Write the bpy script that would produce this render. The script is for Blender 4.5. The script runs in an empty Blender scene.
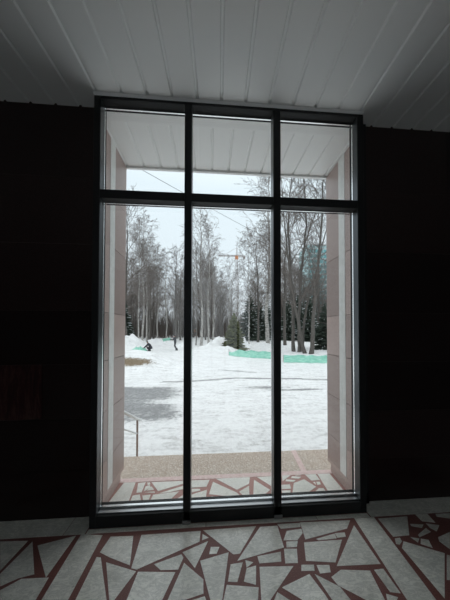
import bpy, bmesh, math, random
from mathutils import Vector, Matrix, noise

C = bpy.context.scene.collection
PI = math.pi

# ------------------------------------------------------------------ camera
YAW, PITCH, ROLL, FOC = -.0682, .0164, -.0016, 215.0
EYE = Vector((0, 0, 1.5))
cy_, sy_ = math.cos(YAW), math.sin(YAW)
R = (Matrix(((cy_, -sy_, 0), (sy_, cy_, 0), (0, 0, 1)))
     @ Matrix(((1, 0, 0), (0, math.cos(PITCH), -math.sin(PITCH)), (0, math.sin(PITCH), math.cos(PITCH))))
     @ Matrix(((math.cos(ROLL), 0, math.sin(ROLL)), (0, 1, 0), (-math.sin(ROLL), 0, math.cos(ROLL)))))
cam = bpy.data.objects.new('camera', bpy.data.cameras.new('camera'))
C.objects.link(cam)
M4 = Matrix.Identity(4)
for i in range(3):
    M4[i][0] = R[i][0]; M4[i][1] = R[i][2]; M4[i][2] = -R[i][1]; M4[i][3] = EYE[i]
cam.matrix_world = M4
cam.data.sensor_fit = 'VERTICAL'
cam.data.sensor_height = 36
cam.data.lens = FOC / 600 * 36
cam.data.shift_x = -1.4 / 600
cam.data.shift_y = 26.56 / 600
cam.data.clip_start = .02
cam.data.clip_end = 1000
bpy.context.scene.camera = cam


def bearing(px, Y, z=0.0):
    """world point at depth Y on the compass bearing of a column of the photograph"""
    r = R @ Vector(((px - 226.4) / FOC, 1, 0))
    return Vector((r.x * Y / r.y, Y, z))


# ------------------------------------------------------------------ helpers
def tag(o, label=None, cat=None, group=None, kind=None):
    if label: o['label'] = label
    if cat: o['category'] = cat
    if group: o['group'] = group
    if kind: o['kind'] = kind
    return o


def empty(name, loc=(0, 0, 0), rz=0.0, parent=None):
    o = bpy.data.objects.new(name, None)
    o.location = loc
    o.rotation_euler = (0, 0, rz)
    o.empty_display_size = .2
    C.objects.link(o)
    if parent: o.parent = parent
    return o


class MB:
    def __init__(self):
        self.v = []; self.f = []; self.m = []

    def poly(self, pts, m=0):
        n = len(self.v)
        self.v.extend(tuple(p) for p in pts)
        self.f.append(tuple(range(n, n + len(pts)))); self.m.append(m)

    def box(self, x0, x1, y0, y1, z0, z1, m=0):
        n = len(self.v)
        self.v += [(x0, y0, z0), (x1, y0, z0), (x1, y1, z0), (x0, y1, z0), (x0, y0, z1), (x1, y0, z1), (x1, y1, z1), (x0, y1, z1)]
        for q in ((0, 3, 2, 1), (4, 5, 6, 7), (0, 1, 5, 4), (1, 2, 6, 5), (2, 3, 7, 6), (3, 0, 4, 7)):
            self.f.append(tuple(n + i for i in q)); self.m.append(m)
        return self

    def cham(self, x0, x1, y0, y1, z0, z1, b=.003, m=0):
        """box with chamfered vertical and horizontal arrises"""
        bm = bmesh.new()
        bmesh.ops.create_cube(bm, size=1)
        for v in bm.verts:
            v.co = Vector(((x0 + x1) / 2 + v.co.x * (x1 - x0), (y0 + y1) / 2 + v.co.y * (y1 - y0), (z0 + z1) / 2 + v.co.z * (z1 - z0)))
        bmesh.ops.bevel(bm, geom=bm.edges[:], offset=b, segments=1, affect='EDGES')
        self.addbm(bm, m)
        return self

    def addbm(self, bm, m=0):
        n = len(self.v)
        bm.verts.index_update()
        self.v += [tuple(v.co) for v in bm.verts]
        for f in bm.faces:
            self.f.append(tuple(n + v.index for v in f.verts)); self.m.append(m)
        bm.free()

    def prism(self, pts, z0, z1, m=0):
        """vertical prism over a flat outline"""
        a = sum(pts[i][0] * pts[(i + 1) % len(pts)][1] - pts[(i + 1) % len(pts)][0] * pts[i][1] for i in range(len(pts)))
        if a < 0: pts = pts[::-1]
        n = len(self.v); k = len(pts)
        self.v += [(p[0], p[1], z0) for p in pts] + [(p[0], p[1], z1) for p in pts]
        self.f.append(tuple(n + k + i for i in range(k))); self.m.append(m)
        self.f.append(tuple(n + k - 1 - i for i in range(k))); self.m.append(m)
        for i in range(k):
            j = (i + 1) % k
            self.f.append((n + i, n + j, n + k + j, n + k + i)); self.m.append(m)
        return self

    def tube(self, pts, rs, n=6, caps=True, m=0):
        if not isinstance(rs, (list, tuple)): rs = [rs] * len(pts)
        pts = [Vector(p) for p in pts]
        base = len(self.v)
        for i, p in enumerate(pts):
            d = (pts[min(i + 1, len(pts) - 1)] - pts[max(i - 1, 0)])
            if d.length < 1e-9: d = Vector((0, 0, 1))
            d.normalize()
            a = Vector((1, 0, 0)) if abs(d.x) < .8 else Vector((0, 1, 0))
            u = d.cross(a).normalized(); w = d.cross(u)
            for k in range(n):
                t = 2 * PI * k / n
                q = p + (u * math.cos(t) + w * math.sin(t)) * rs[i]
                self.v.append((q.x, q.y, q.z))
        for i in range(len(pts) - 1):
            for k in range(n):
                a = base + i * n + k; b = base + i * n + (k + 1) % n
                self.f.append((a, b, b + n, a + n)); self.m.append(m)
        if caps:
            self.f.append(tuple(base + n - 1 - k for k in range(n))); self.m.append(m)
            self.f.append(tuple(base + (len(pts) - 1) * n + k for k in range(n))); self.m.append(m)
        return self

    def mesh(self, name, mats, smooth=False):
        me = bpy.data.meshes.new(name)
        me.from_pydata(self.v, [], self.f)
        for mt in (mats if isinstance(mats, (list, tuple)) else [mats]): me.materials.append(mt)
        if any(self.m): me.polygons.foreach_set('material_index', self.m)
        if smooth: me.polygons.foreach_set('use_smooth', [True] * len(self.f))
        me.update()
        return me

    def build(self, name, mats, parent=None, smooth=False, loc=None):
        o = bpy.data.objects.new(name, self.mesh(name, mats, smooth))
        C.objects.link(o)
        if parent: o.parent = parent
        if loc is not None: o.location = loc
        return o


def copy_tree(o, parent=None):
    c = o.copy(); C.objects.link(c)
    if parent: c.parent = parent
    for ch in o.children: copy_tree(ch, c)
    return c


# ------------------------------------------------------------------ materials
def mat(name, col, rough=.6, metal=0.0, spec=.5):
    m = bpy.data.materials.new(name); m.use_nodes = True
    b = m.node_tree.nodes['Principled BSDF']
    b.inputs['Base Color'].default_value = (*col, 1)
    b.inputs['Roughness'].default_value = rough
    b.inputs['Metallic'].default_value = metal
    b.inputs['Specular IOR Level'].default_value = spec
    return m


class NT:
    def __init__(self, m):
        self.t = m.node_tree; self.b = self.t.nodes['Principled BSDF']

    def n(self, kind, **kw):
        o = self.t.nodes.new(kind)
        for k, v in kw.items(): setattr(o, k, v)
        return o

    def l(self, a, b): self.t.links.new(a, b)

    def coord(self): return self.n('ShaderNodeTexCoord').outputs['Object']

    def mapping(self, scale=(1, 1, 1), rot=(0, 0, 0)):
        mp = self.n('ShaderNodeMapping'); self.l(self.coord(), mp.inputs[0])
        mp.inputs['Scale'].default_value = scale; mp.inputs['Rotation'].default_value = rot
        return mp.outputs[0]

    def noise(self, vec, scale, detail=6, rough=.6, dist=0.0):
        o = self.n('ShaderNodeTexNoise'); self.l(vec, o.inputs['Vector'])
        o.inputs['Scale'].default_value = scale; o.inputs['Detail'].default_value = detail
        o.inputs['Roughness'].default_value = rough; o.inputs['Distortion'].default_value = dist
        return o.outputs['Fac']

    def ramp(self, fac, stops):
        o = self.n('ShaderNodeValToRGB'); self.l(fac, o.inputs[0])
        cr = o.color_ramp
        while len(cr.elements) < len(stops): cr.elements.new(.5)
        for e, (p, c) in zip(cr.elements, stops):
            e.position = p; e.color = (*c, 1) if len(c) == 3 else c
        return o.outputs[0]

    def mix(self, fac, a, b, mode='MIX'):
        o = self.n('ShaderNodeMix', data_type='RGBA', blend_type=mode)
        for s, v in ((o.inputs[0], fac), (o.inputs[6], a), (o.inputs[7], b)):
            if isinstance(v, (int, float)): s.default_value = v
            elif isinstance(v, tuple): s.default_value = (*v, 1)
            else: self.l(v, s)
        return o.outputs[2]

    def math(self, op, a, b=0.0, clamp=False):
        o = self.n('ShaderNodeMath', operation=op); o.use_clamp = clamp
        for s, v in ((o.inputs[0], a), (o.inputs[1], b)):
            if isinstance(v, (int, float)): s.default_value = v
            else: self.l(v, s)
        return o.outputs[0]

    def island(self): return self.n('ShaderNodeNewGeometry').outputs['Random Per Island']

    def bump(self, h, strength=.3, dist=.01):
        o = self.n('ShaderNodeBump'); self.l(h, o.inputs['Height'])
        o.inputs['Strength'].default_value = strength; o.inputs['Distance'].default_value = dist
        self.l(o.outputs[0], self.b.inputs['Normal'])

    def base(self, s): self.l(s, self.b.inputs['Base Color'])


def granite(name, dark, mid, light, rough, tone=.25):
    m = mat(name, mid, rough); t = NT(m)
    co = t.mapping()
    speck = t.ramp(t.noise(co, 160, 3, .8), [(.3, dark), (.5, mid), (.72, light)])
    cloud = t.noise(co, 3.2, 5, .6, 1.2)
    c = t.mix(t.math('MULTIPLY', cloud, .55), speck, dark)
    isl = t.math('ADD', t.math('MULTIPLY', t.island(), tone), 1 - tone / 2)
    comb = t.n('ShaderNodeCombineColor')
    for i in range(3): t.l(isl, comb.inputs[i])
    t.base(t.mix(1.0, c, comb.outputs[0], 'MULTIPLY'))
    return m


def marble(name, a, b, vein, rough, tone=.2):
    m = mat(name, a, rough); t = NT(m)
    off = t.n('ShaderNodeVectorMath', operation='ADD')
    comb0 = t.n('ShaderNodeCombineXYZ'); isl = t.island()
    t.l(t.math('MULTIPLY', isl, 31.0), comb0.inputs[0]); t.l(t.math('MULTIPLY', isl, 17.0), comb0.inputs[1])
    t.l(t.mapping(), off.inputs[0]); t.l(comb0.outputs[0], off.inputs[1])
    co = off.outputs[0]
    base = t.ramp(t.noise(co, 7, 6, .65, .8), [(.32, b), (.62, a)])
    mp = t.n('ShaderNodeMapping'); t.l(co, mp.inputs[0]); mp.inputs['Scale'].default_value = (2.2, 6, 1); mp.inputs['Rotation'].default_value = (0, 0, .9)
    v = t.noise(mp.outputs[0], 5, 8, .75, 1.6)
    vm = t.ramp(v, [(.40, (0, 0, 0)), (.49, (.75, .75, .75)), (.53, (.15, .15, .15)), (.60, (0, 0, 0))])
    c = t.mix(t.math('MULTIPLY', vm, .42), base, vein)
    dots = t.ramp(t.noise(co, 60, 2, .5), [(.70, (0, 0, 0)), (.78, (1, 1, 1))])
    c = t.mix(t.math('MULTIPLY', dots, .35), c, vein)
    k = t.math('ADD', t.math('MULTIPLY', isl, tone), 1 - tone / 2)
    comb = t.n('ShaderNodeCombineColor')
    for i in range(3): t.l(k, comb.inputs[i])
    t.base(t.mix(1.0, c, comb.outputs[0], 'MULTIPLY'))
    return m


M = {}
M['marble_floor'] = marble('polished_marble', (.95, .93, .86), (.74, .73, .66), (.14, .15, .14), .24)
M['marble_floor'].node_tree.nodes['Principled BSDF'].inputs['Specular IOR Level'].default_value = .85
M['marble_porch'] = marble('weathered_marble', (.96, .95, .89), (.86, .85, .77), (.50, .51, .48), .7, .1)
M['marble_strip'] = marble('pale_marble_strip', (.92, .93, .90), (.80, .81, .77), (.6, .61, .6), .4, .05)
M['grout'] = mat('red_concrete_grout', (.22, .085, .072), .5)
t = NT(M['grout']); t.base(t.ramp(t.noise(t.coord(), 220, 3, .8), [(.35, (.13, .052, .045)), (.5, (.21, .082, .07)), (.7, (.34, .17, .15))]))
M['porch_grout'] = mat('pink_concrete_grout', (.45, .25, .22), .8)
t = NT(M['porch_grout']); t.base(t.ramp(t.noise(t.coord(), 150, 3, .8), [(.35, (.40, .21, .185)), (.7, (.60, .38, .34))]))
M['pink'] = mat('pink_painted_edging', (.66, .47, .44), .8)
t = NT(M['pink']); t.base(t.ramp(t.noise(t.coord(), 40, 4, .7), [(.35, (.74, .54, .51)), (.7, (.88, .73, .70))]))
M['pebble'] = mat('brown_pebble_dash', (.33, .24, .18), .9)
t = NT(M['pebble']); pv = t.n('ShaderNodeTexVoronoi'); pv.inputs['Scale'].default_value = 85; t.l(t.coord(), pv.inputs[0])
pc = t.n('ShaderNodeSeparateColor'); t.l(pv.outputs['Color'], pc.inputs[0])
t.base(t.mix(t.ramp(pv.outputs['Distance'], [(.3, (0, 0, 0)), (.62, (1, 1, 1))]), t.ramp(pc.outputs[0], [(0, (.58, .47, .38)), (.5, (.80, .70, .60)), (.85, (.92, .86, .78)), (1, (.97, .95, .92))]), (.50, .41, .34)))
M['granite_shaded'] = granite('shaded_polished_granite', (.007, .0042, .004), (.016, .0085, .008), (.045, .026, .024), .30, .9)  # dark red stone, darkened further: the dim lobby's shade is put into the colour
M['granite_red'] = granite('red_veined_granite', (.014, .005, .005), (.030, .009, .009), (.075, .035, .03), .3, .1)
t = NT(M['granite_red']); M['granite_red'].node_tree.nodes['Principled BSDF'].inputs['Specular IOR Level'].default_value = .3
t.base(t.ramp(t.noise(t.mapping((9, 9, 1.6), (0, .12, 0)), 2.4, 6, .7, .6), [(.38, (.010, .004, .004)), (.52, (.032, .009, .010)), (.60, (.060, .030, .026)), (.66, (.018, .006, .006))]))
M['granite_shaded'].node_tree.nodes['Principled BSDF'].inputs['Specular IOR Level'].default_value = .3
M['granite_pier'] = granite('brown_pink_granite', (.31, .225, .20), (.52, .405, .37), (.74, .62, .575), .34, .35)
M['joint'] = mat('dark_joint', (.035, .028, .026), .8)
M['ceiling'] = mat('pale_metal_slat', (.90, .92, .915), .38, .0)
t = NT(M['ceiling']); t.bump(t.noise(t.coord(), 300, 2, .5), .05, .001)
M['frame'] = mat('black_powder_coat', (.010, .0105, .011), .5, 0, .25)
M['alu'] = mat('bright_aluminium', (.90, .92, .93), .22, 1.0)
t = NT(M['alu']); t.l(t.math('ADD', t.math('MULTIPLY', t.noise(t.mapping((1, 1, 8)), 14, 3), .08), .22), t.b.inputs['Roughness'])
M['alu_dark'] = mat('satin_aluminium', (.085, .09, .095), .3, 1.0)
M['alu_sill'] = mat('grey_aluminium_sill', (.46, .47, .48), .3, 1.0)
M['white_trim'] = mat('white_painted_trim', (.86, .87, .87), .4)
M['gasket'] = mat('black_rubber', (.012, .012, .012), .6)
M['plaster'] = mat('grey_plaster', (.38, .38, .37), .85)
t = NT(M['plaster']); t.bump(t.noise(t.coord(), 90, 3), .15, .003)
M['steel'] = mat('painted_steel_rail', (.80, .82, .82), .45)
M['post'] = mat('brown_steel_post', (.34, .27, .24), .6)
M['bolt'] = mat('zinc_bolt', (.3, .3, .3), .4, .9)

g = bpy.data.materials.new('window_glass'); g.use_nodes = True
nt = g.node_tree; nt.nodes.remove(nt.nodes['Principled BSDF'])
tr = nt.nodes.new('ShaderNodeBsdfTransparent'); tr.inputs[0].default_value = (.965, .975, .97, 1)
gl = nt.nodes.new('ShaderNodeBsdfGlossy'); gl.inputs['Roughness'].default_value = .0
fr = nt.nodes.new('ShaderNodeFresnel'); fr.inputs[0].default_value = 1.45
geo = nt.nodes.new('ShaderNodeNewGeometry'); ior = nt.nodes.new('ShaderNodeMapRange')      # same glancing reflection on both faces of the pane
nt.links.new(geo.outputs['Backfacing'], ior.inputs[0]); ior.inputs[3].default_value = 1.45; ior.inputs[4].default_value = 1 / 1.45
nt.links.new(ior.outputs[0], fr.inputs[0])
mx = nt.nodes.new('ShaderNodeMixShader')
nt.links.new(fr.outputs[0], mx.inputs[0]); nt.links.new(tr.outputs[0], mx.inputs[1]); nt.links.new(gl.outputs[0], mx.inputs[2])
nt.links.new(mx.outputs[0], nt.nodes['Material Output'].inputs[0])
M['glass'] = g

# snow, ice and asphalt of the yard: 'asphalt' and 'dirt' say where the snow is worn through
M['ground'] = mat('trodden_snow_over_asphalt', (.85, .86, .87), .85)
t = NT(M['ground'])
aa = t.n('ShaderNodeAttribute', attribute_name='asphalt').outputs['Fac']
dd = t.n('ShaderNodeAttribute', attribute_name='dirt').outputs['Fac']
co = t.mapping()
cs = t.mapping((.45, 1.6, 1))
fine = t.noise(co, 9, 8, .75); streak = t.noise(cs, 3.0, 8, .7, .5)
snow = t.ramp(t.math('ADD', t.math('MULTIPLY', fine, .5), t.math('MULTIPLY', streak, .5)), [(.37, (.52, .52, .51)), (.44, (.74, .745, .745)), (.52, (.90, .91, .915)), (.62, (.95, .96, .965))])
am = t.math('ADD', aa, t.math('MULTIPLY', t.math('SUBTRACT', t.math('ADD', t.math('MULTIPLY', fine, .5), t.math('MULTIPLY', streak, .5)), .5), 3.0))
am = t.ramp(am, [(.42, (0, 0, 0)), (.75, (1, 1, 1))])
asp = t.ramp(t.noise(co, 14, 6, .7), [(.3, (.20, .205, .21)), (.6, (.36, .365, .37)), (.75, (.55, .56, .57))])
c1 = t.mix(am, snow, asp)
dm = t.ramp(t.math('ADD', dd, t.math('MULTIPLY', t.math('SUBTRACT', fine, .5), 2.0)), [(.4, (0, 0, 0)), (.6, (1, 1, 1))])
t.base(t.mix(dm, c1, t.ramp(t.noise(co, 22, 4), [(.35, (.12, .085, .05)), (.65, (.33, .26, .18))])))
t.bump(t.math('ADD', fine, t.noise(co, 2.2, 5, .6)), .5, .05)

M['birch'] = mat('white_birch_bark', (.62, .60, .57), .85)
t = NT(M['birch']); t.base(t.ramp(t.noise(t.mapping((3, 3, 14)), 1.6, 5, .7), [(.40, (.07, .06, .055)), (.50, (.42, .40, .37)), (.66, (.70, .68, .65))]))
M['bark'] = mat('grey_brown_bark', (.16, .14, .125), .9)
t = NT(M['bark']); t.base(t.ramp(t.noise(t.mapping((9, 9, 1.5)), 3, 5, .7), [(.35, (.055, .048, .042)), (.65, (.16, .145, .13))]))
M['twig'] = mat('brown_twig', (.15, .128, .115), .9)
M['brush'] = mat('brown_brushwood', (.13, .11, .098), .9)
M['twig_pale'] = mat('frosted_twig', (.24, .215, .20), .9)
M['needle'] = mat('dark_green_needles', (.045, .062, .045), .8)
M['needle_fir'] = mat('olive_green_needles', (.12, .13, .065), .8)
for k in ('needle', 'needle_fir'):
    t = NT(M[k]); c0 = tuple(t.b.inputs['Base Color'].default_value)[:3]
    t.base(t.ramp(t.noise(t.coord(), 5, 4), [(.3, tuple(x * .6 for x in c0)), (.7, tuple(x * 1.5 for x in c0))]))
M['snowcap'] = mat('fresh_snow', (.86, .88, .90), .8)
M['net'] = mat('green_netting', (.20, .60, .44), .8)
t = NT(M['net'])
t.base(t.ramp(t.noise(t.mapping((1.2, 1.2, 7)), 3, 5, .7), [(.35, (.22, .57, .44)), (.58, (.40, .74, .61)), (.72, (.72, .87, .80))]))
M['net_frame'] = mat('weathered_wood_stake', (.24, .2, .16), .9)
M['teal'] = mat('teal_window_glass', (.16, .42, .44), .15)
M['teal_panel'] = mat('pale_teal_panel', (.42, .60, .61), .5)
M['white_panel'] = mat('pale_facade_panel', (.60, .62, .62), .6)
M['crane'] = mat('orange_crane_steel', (.62, .26, .12), .6)
M['crane_grey'] = mat('grey_crane_lattice', (.35, .30, .28), .6)
M['kiosk'] = mat('orange_cabin_panel', (.70, .30, .14), .6)
M['kiosk_roof'] = mat('snowy_cabin_roof', (.7, .7, .7), .8)
M['cable'] = mat('black_cable', (.04, .04, .045), .6)
M['pole'] = mat('grey_concrete_pole', (.26, .25, .24), .85)
M['insul'] = mat('brown_insulator', (.12, .07, .05), .3)
M['skin'] = mat('skin', (.55, .33, .25), .55)
M['jacket'] = mat('black_padded_jacket', (.018, .02, .026), .7)
M['jacket2'] = mat('charcoal_work_jacket', (.03, .032, .04), .7)
M['trousers'] = mat('dark_work_trousers', (.025, .025, .03), .8)
M['boots'] = mat('black_boots', (.012, .011, .011), .5)
M['hat'] = mat('dark_knitted_hat', (.02, .02, .025), .9)
M['glove'] = mat('grey_work_glove', (.10, .10, .10), .9)
M['face'] = mat('dark_eye', (.02, .015, .012), .4)
M['lip'] = mat('lip', (.36, .14, .12), .5)

# ------------------------------------------------------------------ sky
w = bpy.data.worlds.new('overcast'); bpy.context.scene.world = w; w.use_nodes = True
wt = w.node_tree; bg = wt.nodes['Background']
tc = wt.nodes.new('ShaderNodeTexCoord'); sp = wt.nodes.new('ShaderNodeSeparateXYZ'); wt.links.new(tc.outputs['Generated'], sp.inputs[0])
cr = wt.nodes.new('ShaderNodeValToRGB'); wt.links.new(sp.outputs[2], cr.inputs[0])
for e, (p, c) in zip(list(cr.color_ramp.elements) + [cr.color_ramp.elements.new(.5)], [(0, (.505, .55, .59)), (1, (1.75, 1.8, 1.85)), (.55, (.525, .595, .645))]):
    e.position = p; e.color = (*c, 1)
wt.links.new(cr.outputs[0], bg.inputs[0]); bg.inputs[1].default_value = 1.0

# ------------------------------------------------------------------ levels and planes
H = 3.341            # ceiling
YW = 1.8214          # inner face of the granite wall
YF = 1.7095          # inner face of the window frame
YO = 2.465           # outer face of the building
XL, XR = -.9624, 1.3647   # reveals
XA, XB = -4.6, 4.6
YB = -3.2
PZ = -.147           # porch
GZ = -.75            # yard
# marble pieces, as they lie on the two floors (metres)
LOBBY_TILES = [
    [(-0.951, 1.672), (-0.791, 1.653), (-0.792, 1.275), (-0.939, 1.285)],
    [(-1.205, 1.605), (-0.982, 1.662), (-0.997, 1.397)],
    [(-1.491, 1.652), (-1.298, 1.645), (-1.309, 1.454)],
    [(-1.262, 1.637), (-1.082, 1.421), (-1.159, 1.405), (-1.230, 1.368), (-1.292, 1.435)],
    [(-1.139, 1.400), (-0.980, 1.396), (-0.971, 1.280), (-1.161, 1.293), (-1.211, 1.347)],
    [(-0.748, 1.529), (-0.727, 1.637), (-0.565, 1.632), (-0.516, 1.433), (-0.665, 1.490)],
    [(-0.754, 1.499), (-0.725, 1.494), (-0.574, 1.254), (-0.751, 1.265)],
    [(-0.675, 1.461), (-0.465, 1.395), (-0.539, 1.251), (-0.560, 1.253)],
    [(-0.509, 1.636), (-0.078, 1.639), (-0.083, 1.558), (-0.464, 1.405), (-0.501, 1.415)],
    [(-0.452, 1.392), (-0.221, 1.374), (-0.273, 1.233), (-0.468, 1.247)],
    [(-0.364, 1.429), (-0.198, 1.479), (-0.182, 1.457), (-0.206, 1.388), (-0.314, 1.392)],
    [(-0.192, 1.492), (-0.021, 1.558), (-0.102, 1.389)],
    [(-0.173, 1.424), (-0.046, 1.324), (-0.043, 1.254), (-0.142, 1.233), (-0.241, 1.235)],
    [(-0.063, 1.613), (-0.018, 1.583), (-0.065, 1.567)],
    [(-0.002, 1.515), (0.057, 1.511), (0.037, 1.468), (-0.013, 1.468)],
    [(-0.071, 1.430), (0.118, 1.471), (0.061, 1.211), (-0.001, 1.215)],
    [(-0.130, 1.224), (-0.035, 1.241), (-0.024, 1.217)],
    [(-0.059, 1.642), (0.342, 1.650), (0.193, 1.458), (0.148, 1.456)],
    [(0.371, 1.642), (0.507, 1.644), (0.502, 1.478), (0.170, 1.414)],
    [(0.510, 1.655), (0.690, 1.655), (0.680, 1.621), (0.525, 1.616)],
    [(0.563, 1.596), (0.679, 1.606), (0.675, 1.572), (0.614, 1.521), (0.515, 1.528)],
    [(0.531, 1.517), (0.615, 1.516), (0.592, 1.476), (0.520, 1.477)],
    [(0.691, 1.659), (1.094, 1.651), (1.025, 1.585), (0.674, 1.523)],
    [(0.752, 1.522), (0.909, 1.552), (0.903, 1.516), (0.766, 1.511)],
    [(0.655, 1.503), (0.934, 1.504), (0.802, 1.362), (0.615, 1.384)],
    [(0.306, 1.433), (0.471, 1.451), (0.454, 1.390), (0.310, 1.389)],
    [(0.499, 1.469), (0.587, 1.463), (0.558, 1.375), (0.476, 1.378)],
    [(0.223, 1.414), (0.272, 1.398), (0.224, 1.370)],
    [(0.125, 1.396), (0.204, 1.402), (0.156, 1.297), (0.101, 1.303)],
    [(0.224, 1.367), (0.286, 1.378), (0.264, 1.276), (0.196, 1.297)],
    [(0.092, 1.287), (0.277, 1.262), (0.259, 1.198), (0.067, 1.211)],
    [(0.306, 1.369), (0.522, 1.359), (0.322, 1.194), (0.278, 1.197)],
    [(0.576, 1.363), (0.656, 1.358), (0.644, 1.324), (0.561, 1.329)],
    [(0.672, 1.355), (0.754, 1.350), (0.740, 1.310), (0.670, 1.307)],
    [(0.412, 1.253), (0.603, 1.309), (0.646, 1.202), (0.653, 1.171), (0.520, 1.180)],
    [(0.636, 1.307), (0.752, 1.233), (0.778, 1.163), (0.675, 1.170)],
    [(0.344, 1.192), (0.379, 1.232), (0.447, 1.185)],
    [(1.138, 1.668), (1.303, 1.665), (1.250, 1.133), (1.088, 1.144)],
    [(1.096, 1.608), (1.086, 1.334), (0.797, 1.341)],
    [(0.911, 1.555), (0.988, 1.556), (0.977, 1.524), (0.911, 1.520)],
    [(0.729, 1.284), (0.810, 1.319), (0.990, 1.302), (0.964, 1.152), (0.871, 1.158), (0.745, 1.241)],
    [(1.018, 1.305), (1.081, 1.307), (1.080, 1.180), (1.024, 1.190)],
    [(0.994, 1.184), (1.048, 1.164), (1.028, 1.150), (0.976, 1.154)],
    [(1.326, 1.651), (1.577, 1.654), (1.447, 1.504), (1.320, 1.501)],
    [(1.320, 1.487), (1.361, 1.490), (1.354, 1.465), (1.317, 1.443), (1.296, 1.450)],
    [(1.364, 1.464), (1.568, 1.368), (1.304, 1.141), (1.313, 1.421)],
    [(1.506, 1.474), (1.553, 1.461), (1.524, 1.407), (1.468, 1.438)],
    [(1.516, 1.504), (1.627, 1.550), (1.631, 1.517), (1.506, 1.484)],
    [(1.658, 1.666), (1.763, 1.667), (1.745, 1.587), (1.653, 1.605)],
    [(1.665, 1.586), (1.752, 1.564), (1.679, 1.518), (1.658, 1.548)],
    [(1.641, 1.475), (1.774, 1.508), (1.633, 1.390), (1.619, 1.447)],
    [(1.537, 1.590), (1.636, 1.578), (1.597, 1.552), (1.530, 1.572)],
    [(1.829, 1.662), (1.954, 1.659), (1.899, 1.613), (1.813, 1.638)],
    [(1.442, 1.489), (1.496, 1.475), (1.459, 1.448)],
    [(1.573, 1.359), (1.611, 1.340), (1.465, 1.220), (1.414, 1.224)],
]
PORCH_TILES = [
    [(-0.222, 2.400), (-0.019, 2.396), (-0.051, 2.293), (-0.211, 2.289)],
    [(-0.199, 2.274), (-0.121, 2.269), (-0.111, 2.246), (-0.199, 2.224)],
    [(-0.202, 2.193), (-0.044, 2.250), (-0.059, 2.079), (-0.188, 2.046)],
    [(0.018, 2.363), (0.260, 2.189), (0.301, 2.121), (-0.023, 2.189)],
    [(0.003, 2.159), (0.327, 2.095), (0.289, 2.037), (-0.034, 2.047)],
    [(0.052, 2.407), (0.433, 2.415), (0.403, 2.307), (0.264, 2.229)],
    [(0.282, 2.201), (0.398, 2.278), (0.371, 2.092), (0.348, 2.106)],
    [(0.468, 2.364), (0.604, 2.207), (0.450, 2.074), (0.402, 2.077)],
    [(0.510, 2.403), (0.723, 2.409), (0.666, 2.217)],
    [(0.470, 2.061), (0.635, 2.169), (0.600, 2.052)],
    [(0.803, 2.442), (0.917, 2.425), (0.774, 2.322)],
    [(0.942, 2.433), (1.024, 2.443), (1.019, 2.405), (0.951, 2.400)],
    [(0.906, 2.394), (1.006, 2.375), (0.962, 2.348), (0.884, 2.365)],
    [(0.825, 2.348), (0.922, 2.327), (0.893, 2.305), (0.805, 2.320)],
    [(0.730, 2.268), (0.838, 2.269), (0.825, 2.208), (0.710, 2.208)],
    [(0.720, 2.189), (0.814, 2.188), (0.762, 2.065), (0.708, 2.068)],
    [(0.885, 2.286), (1.020, 2.335), (1.099, 2.217), (0.908, 2.102), (0.784, 2.075)],
    [(1.056, 2.441), (1.188, 2.439), (1.191, 2.315), (1.093, 2.310)],
    [(1.098, 2.286), (1.125, 2.290), (1.112, 2.243)],
    [(1.136, 2.289), (1.176, 2.287), (1.166, 2.248), (1.126, 2.242)],
    [(1.119, 2.197), (1.168, 2.193), (1.163, 2.062), (0.939, 2.065)],
    [(1.214, 2.447), (1.353, 2.455), (1.357, 2.037), (1.184, 2.048)],
    [(-0.938, 2.413), (-0.815, 2.410), (-0.788, 2.119), (-0.980, 2.131)],
    [(-0.783, 2.395), (-0.707, 2.403), (-0.705, 2.259), (-0.754, 2.256)],
    [(-0.688, 2.396), (-0.662, 2.400), (-0.647, 2.366), (-0.673, 2.358)],
    [(-0.688, 2.340), (-0.650, 2.357), (-0.632, 2.324), (-0.687, 2.269)],
    [(-0.627, 2.336), (-0.588, 2.286), (-0.662, 2.279)],
    [(-0.672, 2.257), (-0.574, 2.262), (-0.569, 2.244)],
    [(-0.779, 2.220), (-0.713, 2.231), (-0.661, 2.120), (-0.773, 2.127)],
    [(-0.683, 2.214), (-0.603, 2.220), (-0.606, 2.116), (-0.640, 2.119)],
    [(-0.644, 2.399), (-0.252, 2.398), (-0.249, 2.373), (-0.541, 2.264)],
    [(-0.517, 2.236), (-0.255, 2.340), (-0.249, 2.287), (-0.427, 2.241)],
    [(-0.578, 2.218), (-0.328, 2.246), (-0.424, 2.104), (-0.590, 2.115)],
    [(-0.400, 2.103), (-0.234, 2.228), (-0.219, 2.091)],
]


# ------------------------------------------------------------------ lobby floor
fl = MB()
fl.box(XA, XB, YB, 1.86, -.25, 0, 0)
for i, p in enumerate(LOBBY_TILES): fl.prism(p, -.004, .0012, 1)
rng = random.Random(4)
for xs_, xe, yt in ((XA, -.925, YW - .001), (-.92, 1.275, 1.706), (1.282, XB, YW - .001)):     # band of slabs along the wall
    x = xs_
    while x < xe - .02:
        e_ = min(x + .88, xe)
        fl.prism([(x + .002, 1.670), (e_ - .002, 1.670), (e_ - .002, yt), (x + .002, yt)], -.004, .0012, 1); x = e_
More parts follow.
